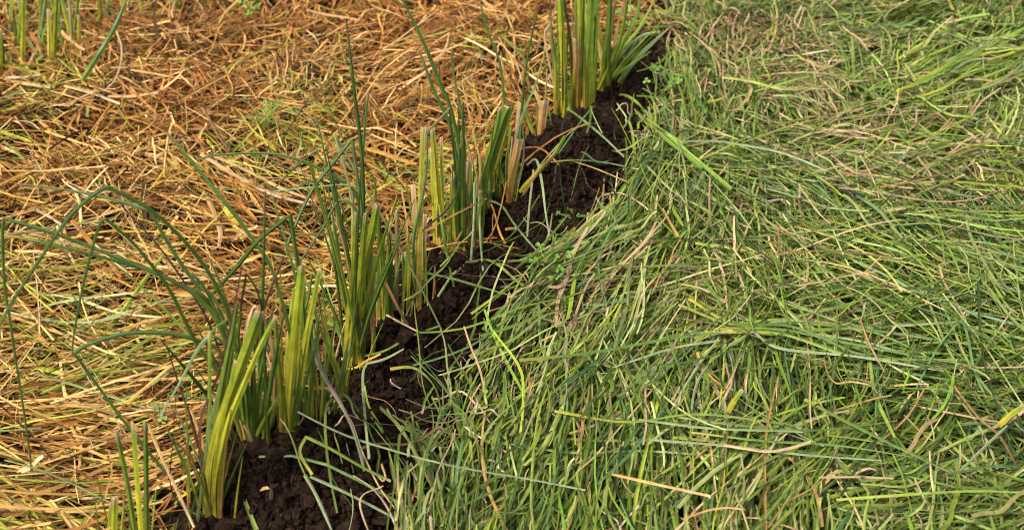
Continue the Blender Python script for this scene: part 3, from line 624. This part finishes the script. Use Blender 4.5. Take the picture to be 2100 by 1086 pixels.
leaf(N2, 'leaf', 'dg', 9, 5, [(1178, 230), (1172, 165), (1195, 100), (1218, 44), (1234, 2)], -.06)
leaf(N2, 'cut', 'yel', 12, 10, [(1200, 243), (1199, 160), (1198, 105)], -.05)
leaf(N2, 'dry', 'tan', 8, 6, [(1214, 235), (1213, 170), (1214, 120)], -.03)
fill(N2, 16, ['g', 'yg', 'yg', 'or'], 270, .05, (6, 11), dx=14)
N3 = plant((1240, 205), 'green and tan far stand with long bright leaves flopping right onto the cut grass')
leaf(N3, 'leaf', 'g', 16, 12, [(1234, 208), (1241, 118), (1248, 59), (1252, -20)], 0)
leaf(N3, 'leaf', 'tan', 10, 7, [(1244, 195), (1250, 88), (1266, -20)], .02)
leaf(N3, 'leaf', 'yg', 9, 6, [(1208, 252), (1221, 200), (1242, 153), (1263, 106), (1277, 59), (1288, -5)], -.05)
leaf(N3, 'dry', 'tan', 7, 4, [(1236, 122), (1240, 105), (1250, 99), (1264, 88), (1277, 59), (1281, 15), (1277, -20)], -.04)
leaf(N3, 'leaf', 'bg', 13, 7, [(1250, 170), (1263, 118), (1280, 82), (1301, 44), (1313, 0)], -.02)
leaf(N3, 'leaf', 'bg', 9, 5, [(1255, 165), (1270, 112), (1310, 59), (1340, 4)], .03)
leaf(N3, 'leaf', 'gl', 10, 6, [(1255, 170), (1277, 110), (1301, 85), (1325, 71), (1354, 66)], -.02)
leaf(N3, 'leaf', 'bg', 7, 10, [(1246, 200), (1270, 205), (1300, 232), (1356, 266), (1422, 322), (1470, 362), (1500, 388)], -.1, land=True)
leaf(N3, 'leaf', 'g', 8, 8, [(1250, 195), (1290, 215), (1330, 255), (1390, 305), (1440, 345)], -.1, land=True)
leaf(N3, 'leaf', 'bg', 8, 7, [(1245, 200), (1280, 196), (1310, 214), (1350, 262), (1400, 296)], -.1, land=True)
leaf(N3, 'leaf', 'g', 7, 5, [(1230, 215), (1245, 230), (1262, 285)], -.06, land=True)
fill(N3, 16, ['g', 'bg', 'tan', 'yg'], 230, .10, (6, 10), dx=12); fill(N3, 12, ['bg', 'g', 'gl'], 170, .25, (5, 8), dx=16, tiltx=.65)
# O: the stubs standing in the straw at the upper left
def stub(base, label, key, w, top, extra=()):
    r = plant(base, label, 'yellow stubs standing in the straw', 'sedge_stub')
    leaf(r, 'cut', key, w, w*.85, [base, ((base[0]*.6+top[0]*.4)+1, base[1]*.6+top[1]*.4), top], 0)
    for k, ww, p in extra: leaf(r, 'cut' if k in ('yel', 'yg') else 'leaf', k, ww, ww*.7, p, 0)
    return r
stub((0, 178), 'green stub cut off by the left edge of the picture', 'yg', 9, (1, 60), [('g', 6, [(6, 176), (8, 120), (4, 70)])])
stub((45, 155), 'tall straight yellow-green stub with broad bright green leaves at its foot', 'yg', 12, (48, -40), [('bg', 14, [(50, 150), (70, 130), (98, 110)]), ('bg', 9, [(40, 150), (25, 125), (10, 110)])])
stub((101, 158), 'thick double stub of one yellow and one green stalk', 'yel', 12, (100, 20), [('yg', 12, [(110, 150), (112, 80), (116, -15)]), ('dg', 7, [(94, 124), (108, 98), (124, 70)])])
stub((161, 130), 'slim yellow stub standing right of the thick double stub', 'yel', 9, (161, 30))
stub((206, 90), 'yellow stub with an orange foot, left of the long dark slanting leaf', 'yel', 11, (203, -20))
stub((251, 62), 'yellow-orange stub at the top edge behind the long dark slanting leaf', 'yel', 10, (252, -20))
stub((346, 42), 'small pale green stub at the top edge, rightmost of the straw stubs', 'yel', 9, (343, -25), [('yg', 6, [(352, 40), (360, 15), (364, -10)])])

# ------------------------------------------------------------------ single pieces lying loose on top, each a thing
def loose(name, label, cat, key, w0, w1, pts, group=None, lift=0., tip=0., fold=None, mat=None, roll=None, arch=0.):
    q = smooth_path(pts, 7); p0 = hit(q[:, 0], q[:, 1], .03); ins = insoil(p0[:, 0], p0[:, 1]); right = p0[:, 0] > rowx(p0[:, 1])
    off = np.where(ins, .030, np.where(right, .086, .064)); k = 5
    off = np.convolve(np.pad(off, k, mode='edge'), np.ones(2*k+1)/(2*k+1), 'valid')
    t = np.linspace(0, 1, len(q)); off = off+lift+tip*t**2+arch*np.sin(math.pi*t)
    P = hit(q[:, 0], q[:, 1], off); dep = (P-EYE)@FW
    W = np.interp(t, [0, .3, .75, 1], [w0, w0, .7*w0+.3*w1, w1])*dep/FPX*.70*(1+.08*np.sin(t*rng.uniform(6, 14)+rng.uniform(0, 6)))
    rl = rng.normal(0, .35) if roll is None else roll
    ref = np.broadcast_to(np.array([math.sin(rl), -.45, 1.]), P.shape)
    c = P.mean(0); c[2] = P[:, 2].min()
    m = mat or (M_STRAW if key in ('tan', 'or', 'br', 'wh', 'dk', 'pv') else M_GRASS)
    o = blade_mesh(name, P-c, W, key, w1 > w0*.75, None, ref, m, rng.uniform(.5, 1.1) if fold is None else fold)
    o.location = tuple(c); return tag(o, label, cat, group)
GB = ('grass_blade', 'grass blade'); ST = ('straw_stem', 'straw'); DL = ('dry_leaf', 'dry leaf')
def lb(kind, label, *a, **k): return loose(kind[0], label, kind[1], *a, **k)
lb(GB, 'long thin pale blade crossing from the upright fans over the soil to the bottom centre', 'sage', 6, 5, [(535, 805), (600, 838), (700, 888), (800, 921), (900, 948), (1000, 968), (1076, 980), (1200, 1004)], arch=.03)
lb(GB, 'bent green blade folded sharply in two on the biggest soil mound', 'g', 9, 8, [(640, 972), (615, 928), (627, 895), (627, 895), (675, 918), (745, 958), (800, 985)], lift=.02)
lb(GB, 'broad green blade on the bottom mound pointing down towards the bottom edge', 'sage', 10, 5, [(625, 973), (650, 1018), (684, 1095)], lift=.01)
lb(GB, 'pale green blade lying slanted across the bottom mound beside the folded one', 'sage', 9, 6, [(636, 976), (700, 1005), (760, 1035), (810, 1062)], lift=.01)
lb(GB, 'olive blade lying over the second soil mound, pointing right to the cut grass', 'dg', 8, 4, [(855, 553), (880, 560), (930, 571), (997, 591), (1060, 609)], lift=.03)
lb(GB, 'wide bright green blade sloping up from the second soil mound into the grass', 'bg', 10, 6, [(966, 643), (1019, 604), (1060, 573), (1100, 548)], lift=.02)
lb(GB, 'grey-green blade arching over the soil left of the small leafy seedling', 'gl', 7, 5, [(1004, 410), (1030, 423), (1054, 458), (1080, 490), (1105, 518)], lift=.02)
lb(GB, 'upright grey blade standing over the soil gap beside the arched blade', 'sage', 6, 5, [(1081, 485), (1085, 430), (1094, 348)], lift=.03)
lb(GB, 'curved blade looping down over the large central soil mound', 'sage', 7, 4, [(1080, 338), (1100, 328), (1112, 379), (1118, 430), (1128, 492)], lift=.05)
lb(GB, 'straight grey-green blade sloping down from the dense clump over the far mound', 'gl', 8, 5, [(1163, 222), (1195, 245), (1240, 283), (1280, 322)], lift=.03)
lb(GB, 'dark blade lying level across the top of the central soil mound', 'dg', 5, 4, [(1130, 332), (1180, 328), (1240, 333), (1310, 347)], lift=.035)
lb(ST, 'thin tan straw lying slanted across the central soil mound', 'tan', 4, 3, [(1168, 328), (1220, 345), (1285, 372)], lift=.03)
lb(GB, 'green blade curving over the bottom of the third soil gap beside pale roots', 'g', 8, 6, [(700, 735), (740, 730), (790, 718), (840, 690), (900, 668)], lift=.01)
lb(ST, 'short cream straw beside the foot of the tall middle fan', 'wh', 8, 5, [(793, 645), (820, 660), (858, 680)], lift=.02)
lb(GB, 'olive blade arching from the soil down into the grass below the second mound', 'g', 9, 6, [(800, 756), (840, 752), (868, 765), (895, 800), (905, 850)], lift=.02)
lb(GB, 'upright jointed green blade standing in the soil left of the grass edge', 'sage', 8, 6, [(757, 940), (748, 850), (744, 770), (752, 745), (752, 745), (790, 735), (828, 715)], lift=.03)
lb(ST, 'curly tan root thread on the soil beside the jointed blade', 'tan', 2.2, 1.5, [(740, 808), (765, 815), (790, 822), (808, 840), (815, 862)], lift=.012)
lb(ST, 'thin tan root thread hanging over the lower soil gap', 'tan', 2.2, 1.5, [(720, 872), (770, 868), (820, 872)], lift=.012)
lb(ST, 'pale tan blade tip curled at the edge of the bottom soil mound', 'tan', 6, 3, [(782, 950), (790, 975), (785, 985), (775, 975)], lift=.02)
lb(ST, 'stiff tan straw at the bottom centre, the straightest dry stem on the grass', 'tan', 8, 7, [(1245, 969), (1319, 986), (1400, 1004), (1455, 1016)], lift=.01)
lb(GB, 'long dark blade running down to the right across the lower right grass', 'dg', 9, 4, [(1650, 818), (1700, 845), (1750, 871), (1845, 918), (1950, 968)], lift=.01)
lb(GB, 'long bright green blade lying level near the bottom right corner', 'bg', 8, 5, [(1715, 1024), (1850, 1014), (2000, 1006), (2110, 1010)], lift=.01)
lb(ST, 'tan straw standing out diagonally in the middle of the right-hand grass', 'tan', 10, 7, [(1765, 656), (1785, 708), (1815, 763)], lift=.01)
lb(ST, 'curled pale brown leaf wriggling below the diagonal tan straw', 'tan', 6, 3, [(1690, 735), (1698, 765), (1715, 785), (1745, 782), (1785, 790), (1800, 806)], lift=.01)
lb(DL, 'broad cream dry leaf lying level in the lower grass', 'wh', 9, 7, [(1485, 912), (1530, 919), (1575, 925), (1620, 918), (1662, 905)], lift=.01)
lb(GB, 'long olive blade sweeping right from the middle of the grass towards the radiating tuft', 'dg', 9, 7, [(1065, 738), (1150, 730), (1242, 718), (1380, 693), (1500, 679)], lift=.015)
BS = 'long olive blades lying side by side right of the radiating tuft'
for dy, k in ((0, 'g'), (11, 'dg'), (22, 'g'), (36, 'sage'), (-14, 'dg'), (16, 'g'), (-26, 'sage'), (46, 'dg'), (5, 'sage'), (28, 'g')):
    lb(GB, 'long olive blade in the swept bundle lying right of the radiating tuft', k, 10, 6, [(1440+rng.uniform(-20, 120), 690-dy*.6+rng.normal(0, 8)), (1600, 674+dy+rng.normal(0, 8)), (1760, 690+dy*1.2+rng.normal(0, 8)), (1880+rng.uniform(-60, 150), 708+dy*1.6+rng.normal(0, 14))], BS, lift=rng.uniform(-.025, .008))
BT = 'dark long blades slanting above the swept olive bundle'
for dy, k in ((0, 'dg'), (14, 'g'), (-12, 'dg'), (26, 'dg')):
    lb(GB, 'dark long blade slanting down right above the swept olive bundle', k, 9, 5, [(1400+rng.uniform(-30, 20), 598+dy), (1500, 636+dy+rng.normal(0, 8)), (1625, 650+dy+rng.normal(0, 8)), (1750, 676+dy+rng.normal(0, 12)), (1900+rng.uniform(-120, 60), 706+dy+rng.normal(0, 14))], BT, lift=rng.uniform(-.02, .008))
FT = 'blades fanning out from one point in the middle of the grass'
for k_, a in enumerate(np.linspace(178, 292, 17)):
    L_ = rng.uniform(120, 260)*(1 if a > 215 else 1.1); a2 = a+rng.normal(0, 4); c0 = (1478+rng.normal(0, 8), 694+rng.normal(0, 6)); b = rng.normal(0, 10)
    e = (c0[0]+L_*math.cos(R(a2)), c0[1]-L_*math.sin(R(a2))*.85); m_ = ((c0[0]+e[0])/2+b, (c0[1]+e[1])/2-12)
    lb(GB, 'flat green blade fanning out from the radiating tuft in the middle of the grass', ['sage', 'g', 'yg', 'sage', 'gdry'][k_ % 5], 8, 4, [c0, m_, e], FT, lift=rng.uniform(-.03, .006))
ML = 'long green blades lying level across the lower middle grass'
for k_ in range(9):
    y0 = 838+k_*9+rng.normal(0, 9); x0 = 1120+rng.uniform(-100, 300)
    lb(GB, 'long green blade lying level across the lower middle of the cut grass', ['g', 'dg', 'gl', 'sage', 'dg'][k_ % 5], 8, 4, [(x0, y0), (x0+150, y0+16+rng.normal(0, 7)), (x0+300, y0+24+rng.normal(0, 9)), (x0+440+rng.uniform(-120, 80), y0+30+rng.normal(0, 20))], ML, lift=rng.uniform(-.025, .008))
lb(ST, 'brown stiff stem slanting down at the right edge of the lower grass', 'br', 10, 7, [(1955, 788), (2005, 853), (2050, 893), (2086, 955)], lift=.01)
lb(GB, 'pale grey straight blade crossing the brown slanting stem', 'sage', 9, 6, [(1970, 964), (2020, 915), (2066, 872)], lift=.015)
lb(ST, 'pale straight straw lying level in the lower right grass', 'wh', 6, 5, [(1680, 978), (1760, 977), (1832, 980)], lift=.01)
lb(ST, 'tan arched stem at the bottom edge below the stiff straight straw', 'tan', 6, 5, [(1400, 1064), (1450, 1046), (1490, 1040), (1522, 1043), (1522, 1043), (1537, 1090)], lift=.01)
lb(('reed_cutting', 'cut stem'), 'fat pale yellow-green stem piece buried upright below the radiating tuft', 'yg', 15, 14, [(1493, 845), (1505, 822), (1521, 800)], lift=.01)
lb(('reed_cutting', 'cut stem'), 'fat yellow-green stem piece at the right edge of the lower grass', 'yg', 16, 15, [(2048, 873), (2070, 852), (2098, 832)], lift=.012)
lb(GB, 'long pale blade lying level right of the flopped bright leaves', 'sage', 8, 5, [(1400, 290), (1460, 289), (1515, 296), (1607, 314), (1695, 350)], lift=.015)
lb(('twig', 'twig'), 'thin black stem lying just below the flopped bright leaves', 'dk', 4, 3, [(1497, 380), (1498, 399), (1498, 399), (1593, 406), (1690, 407)], lift=.01)
lb(ST, 'long rusty straw lying in the right-hand middle distance', 'br', 6, 5, [(1805, 383), (1890, 368), (1975, 341)], lift=.012)
lb(ST, 'thin rusty stem running level in the grass right of the second mound', 'br', 5, 4, [(1595, 465), (1600, 516), (1600, 516), (1720, 515), (1850, 530)], lift=.012)
UB = 'bright green blades combed to the upper right corner'
for k_ in range(22):
    x0 = rng.uniform(1830, 2030); y0 = rng.uniform(90, 260); L_ = rng.uniform(80, 190)
    lb(GB, 'bright green blade combed up towards the upper right corner', ['bg', 'g', 'sage', 'bg', 'yg'][k_ % 5], 7, 4, [(x0, y0), (x0+L_*.5, y0-L_*rng.uniform(.1, .28)-6), (x0+L_, y0-L_*rng.uniform(.25, .6))], UB, lift=rng.uniform(-.02, .04))
# over the straw
lb(ST, 'long pale straw lying diagonally over the straw bed, upper one of a close pair', 'tan', 10, 7, [(440, 320), (500, 346), (573, 384), (645, 412)], lift=.012)
lb(ST, 'long pale straw lying diagonally over the straw bed, lower one of a close pair', 'wh', 12, 8, [(412, 316), (488, 362), (560, 398), (640, 420)], lift=.01)
lb(DL, 'broad tan folded leaf pointing down, left of the wide yellow leaf in the straw', 'tan', 15, 9, [(425, 403), (442, 443), (452, 477), (449, 505)], lift=.012)
lb(DL, 'wide pale yellow leaf lying in the straw behind the arching dark leaves', 'yel', 22, 16, [(455, 412), (482, 458), (501, 492)], lift=.008)
lb(('twig', 'twig'), 'thin dark curved twig standing out of the straw near the upper left centre', 'dk', 4, 3, [(581, 300), (580, 285), (596, 258), (615, 230), (634, 200)], lift=.02)
lb(('twig', 'twig'), 'brown broken stem slanting in the straw above the long pale pair', 'br', 10, 6, [(416, 222), (433, 250), (450, 282), (472, 308)], lift=.015)
lb(ST, 'white bent straw lying at the left edge of the straw bed', 'wh', 9, 8, [(70, 428), (100, 443), (126, 461)], lift=.012)
lb(ST, 'pale fat straw lying level at the foot of the left stubs', 'wh', 10, 8, [(5, 158), (45, 158), (82, 153)], lift=.012)
lb(ST, 'cream thick straw sloping below the foot of the left stubs', 'tan', 12, 9, [(14, 166), (60, 172), (104, 179)], lift=.012)
lb(ST, 'long cream straw running right below the slim yellow stub', 'wh', 9, 7, [(132, 176), (182, 189), (246, 213)], lift=.012)
lb(ST, 'tan straw lying level right of the long cream one', 'tan', 10, 8, [(222, 197), (270, 197), (322, 190)], lift=.014)
lb(ST, 'thin white curved straw hooking down right of the left stubs', 'wh', 5, 4, [(238, 63), (249, 96), (247, 130), (235, 165), (214, 186)], lift=.03)
lb(GB, 'long dark slanting leaf standing over the straw right of the left stubs', 'dg', 16, 6, [(168, 166), (196, 122), (215, 92), (236, 55), (259, 0)], lift=.06, tip=.12)
lb(DL, 'white curled dry leaf tip floating above the tall thin leaves', 'wh', 6, 4, [(872, 130), (886, 127), (903, 116), (915, 95), (921, 70)], lift=.10)
lb(ST, 'thin tan bent stem rising behind the tall middle fan', 'tan', 5, 3, [(735, 215), (752, 190), (780, 150), (812, 122), (850, 96)], lift=.06, tip=.08)
lb(DL, 'long tan dry leaf leaning down behind the three slim cut blades', 'tan', 9, 8, [(303, 868), (318, 905), (333, 940), (360, 998), (398, 1080)], lift=.05)
lb(('twig', 'twig'), 'dark grey twig crossing in front of the two broad yellow stalks', 'dk', 6, 4, [(820, 522), (850, 492), (877, 463), (913, 434), (935, 401), (944, 372)], lift=.07, tip=.06)
lb(('twig', 'twig'), 'brown twig lying across the stalk feet below the dark grey twig', 'br', 6, 5, [(872, 473), (930, 441), (966, 423), (998, 407)], lift=.09)
lb(('twig', 'twig'), 'stubby dark twig stuck upright in the biggest soil mound', 'dk', 10, 9, [(556, 1022), (557, 1000), (560, 975)], lift=.0)
lb(('wood_chip', 'wood chip'), 'small orange wood chip lying on the biggest soil mound', 'or', 12, 10, [(518, 1008), (535, 1002), (551, 998)], lift=.0, fold=.4)
lb(('wood_chip', 'wood chip'), 'reddish brown chip lying on the soil below the broad flat fan', 'br', 10, 8, [(1036, 470), (1048, 468), (1058, 468)], lift=.0, fold=.4)
GS = 'lime green stems lying flat in the straw'
for p in ([(40, 645), (120, 620), (210, 607), (310, 596)], [(60, 600), (150, 610), (240, 640), (330, 650)], [(130, 690), (210, 655), (290, 630)], [(20, 640), (90, 655), (180, 660), (260, 645)]):
    lb(('straw_stem', 'straw'), 'lime green stem lying flat in the straw under the arching leaves', 'pg', 9, 6, p, GS, lift=.006)

# ------------------------------------------------------------------ tufts of rusty root fibre, and seedlings
def fibre_tuft(px, py, rad, label, n=240, key=(.27, .125, .032)):
    c = hit(float(px), float(py), .05); r = rad*(c-EYE).dot(FW)/FPX
    a = rng.uniform(0, 6.3, n); rr = r*np.minimum(np.abs(rng.normal(0, .5, n)), .9)*(1+.45*np.sin(a*2+rng.uniform(0, 6))+.3*np.sin(a*3+rng.uniform(0, 6)))
    x = c[0]+rr*np.cos(a); y = c[1]+rr*np.sin(a)*1.2; s = 9
    th = rng.uniform(0, 6.3, n)[:, None]+np.cumsum(rng.normal(0, .45, (n, s)), 1); st = (r*rng.uniform(.5, 1.3, n)/s)[:, None]
    X = x[:, None]+np.cumsum(np.cos(th)*st, 1); Y = y[:, None]+np.cumsum(np.sin(th)*st, 1)
    Z = H(X, Y)+.042+.010*np.exp(-(rr/r)**2*2)[:, None]+np.cumsum(rng.normal(0, .0022, (n, s)), 1)+rng.uniform(-.006, .008, (n, 1))
    P = np.stack([X, Y, Z], -1)-c; W = np.full((n, s), .0011)*rng.uniform(.6, 1.5, (n, 1))
    ref = nrm(rng.normal(0, .4, (n, 3))+np.array([0, 0, 1]))
    col = np.array(key)*rng.uniform(.5, 1.5, (n, 1)); V, q, cc, uv = ribbons(P, W, ref, np.ones(n), np.repeat(col[:, None], s, 1))
    o = mesh_obj("root_fibre_tuft", V, q, M_STRAW, cc, uv); o.location = tuple(c)
    tag(o, label, 'fibre tuft', 'rusty root fibre tufts')
fibre_tuft(308, 790, 42, 'rust-brown fibre tuft in the straw left of the widest yellow-green fan', 500)
fibre_tuft(125, 1000, 36, 'rust-brown fibre tuft in the straw left of the three slim cut blades', 420)
fibre_tuft(588, 130, 30, 'rusty fibre tuft in the far straw above the thin curved twig', 320)
fibre_tuft(490, 62, 32, 'rusty fibre patch at the top of the straw bed', 320)
fibre_tuft(535, 265, 34, 'orange-brown fibre tuft beside the green seedlings in the straw', 300)
fibre_tuft(905, 55, 40, 'rusty fibre patch left of the tall dense clump', 380)
fibre_tuft(1955, 312, 34, 'rust-brown fibre tuft lying on the green grass', 300, (.28, .13, .03))
def seedling(px, py, label, n, size, key=(.13, .26, .035), h=.03, spread=.03):
    c = hit(float(px), float(py), .01); c = hit(float(px), float(py), .01 if insoil(c[0], c[1]) else .05); r = bpy.data.objects.new("seedling", None); COL.objects.link(r); r.location = tuple(c); r.empty_display_size = .02
    tag(r, label, 'seedling', 'small leafy seedlings')
    for _ in range(n):
        a = rng.uniform(0, 6.3); d = spread*math.sqrt(rng.random()); tip = np.array([d*math.cos(a), d*math.sin(a)-.3*h, h*rng.uniform(.5, 1.2)])
        t = np.linspace(0, 1, 5)[:, None]; P = tip*t+np.array([0, 0, .004])*np.sin(t*3.1)
        V, q, cc, uv = ribbons(P[None], np.full((1, 5), .0013), np.array([[.3, -1, .3]]), np.ones(1), np.broadcast_to(np.array((.22, .36, .07)), (1, 5, 3)))
        mesh_obj("stem", V, q, M_LEAF, cc, uv, r)
        # three rounded leaflets joined at the stem tip, one leaf
        Vs, Fs = [], []
        nl = 3; tilt = nrm(np.array([rng.normal(0, .35), rng.normal(-.35, .3), 1.])); e1 = nrm(np.cross(tilt, [0, 1, .1])); e2 = np.cross(tilt, e1); a0 = rng.uniform(0, 6.3)
        for j in range(nl):
            an = a0+j*2.094; ax1 = e1*math.cos(an)+e2*math.sin(an); ax2 = np.cross(tilt, ax1); ss = size*rng.uniform(.5, 1.0); b0 = len(Vs)
            for (u, v, wv) in ((0, 0, 0), (.35, .34, .06), (.8, .46, .05), (1.05, .2, -.02), (.95, 0, -.06), (1.05, -.2, -.02), (.8, -.46, .05), (.35, -.34, .06), (.5, 0, -.05)):
                Vs.append(tip+ax1*u*ss+ax2*v*ss+tilt*wv*ss)
            for j2 in range(8): Fs.append((b0+8, b0+j2, b0+(j2+1) % 8))
        cc = np.array(key)*rng.uniform(.75, 1.25)*np.ones((len(Vs), 1)); Vs = np.array(Vs)
        mesh_obj("leaf", Vs, None, M_LEAF, cc, Vs[:, :2]*40, r, F3=Fs)
seedling(688, 838, 'tiny three-leaved seedling on the soil at the foot of the purplish leaf', 4, .010, h=.03, spread=.02)
seedling(1185, 458, 'bright seedling cluster on the soil edge below the central mound', 7, .007, (.11, .22, .03), h=.025, spread=.05)
seedling(1118, 562, 'fresh green weed patch at the grass edge right of the second mound', 9, .011, (.13, .28, .03), .035, .05)
seedling(548, 268, 'small weeds growing through the straw beside the orange-brown fibres', 12, .008, (.15, .26, .04), .06, .07)
seedling(410, 828, 'tiny pale weed in the straw left of the wide leaning fan', 3, .008, h=.05, spread=.02)
seedling(330, 880, 'small dull weed behind the three slim cut blades', 4, .010, (.11, .2, .04), .05, .02)
seedling(510, 45, 'green weed at the top of the straw bed', 8, .011, (.18, .3, .04), .06, .06)
seedling(1385, 190, 'lush bright weed at the far grass edge right of the soil', 14, .011, (.15, .30, .03), .05, .08)
seedling(1290, 55, 'low weed under the flopping leaves of the far stand', 6, .012, (.15, .3, .04), .05, .05)

for r_ in list(COL.objects):
    if r_.name.startswith('sedge_clump') and r_.type == 'EMPTY':
        sc_ = 1.0 if r_['base'][1] > 500 else .6
        fill(r_, 4, ['or', 'tan', 'br', 'or'], 80*sc_, .35, (5*sc_, 9*sc_), dx=20*sc_)
        fill(r_, 5, ['g', 'yg', 'dg', 'bg'], 190*sc_, .22, (3.5*sc_, 6*sc_), dx=24*sc_)
for k_ in range(40):
    bx = 430*rng.random()**1.3; by = rng.uniform(15, 165-.3*bx)
    r_ = plant((bx, by), 'slim green shoot growing through the straw among the upper left stubs', 'green shoots among the upper left stubs', 'green_shoot')
    hgt = rng.uniform(60, 160); k = rng.normal(0, .2)
    for j in range(rng.integers(1, 4)):
        k2 = k+rng.normal(0, .15)
        leaf(r_, 'leaf', ['bg', 'yg', 'pg', 'g'][rng.integers(4)], rng.uniform(6, 11), 5, [(bx+rng.normal(0, 4), by), (bx+k2*hgt*.4, by-hgt*.5), (bx+k2*hgt, by-hgt*rng.uniform(.8, 1.1))], 0)
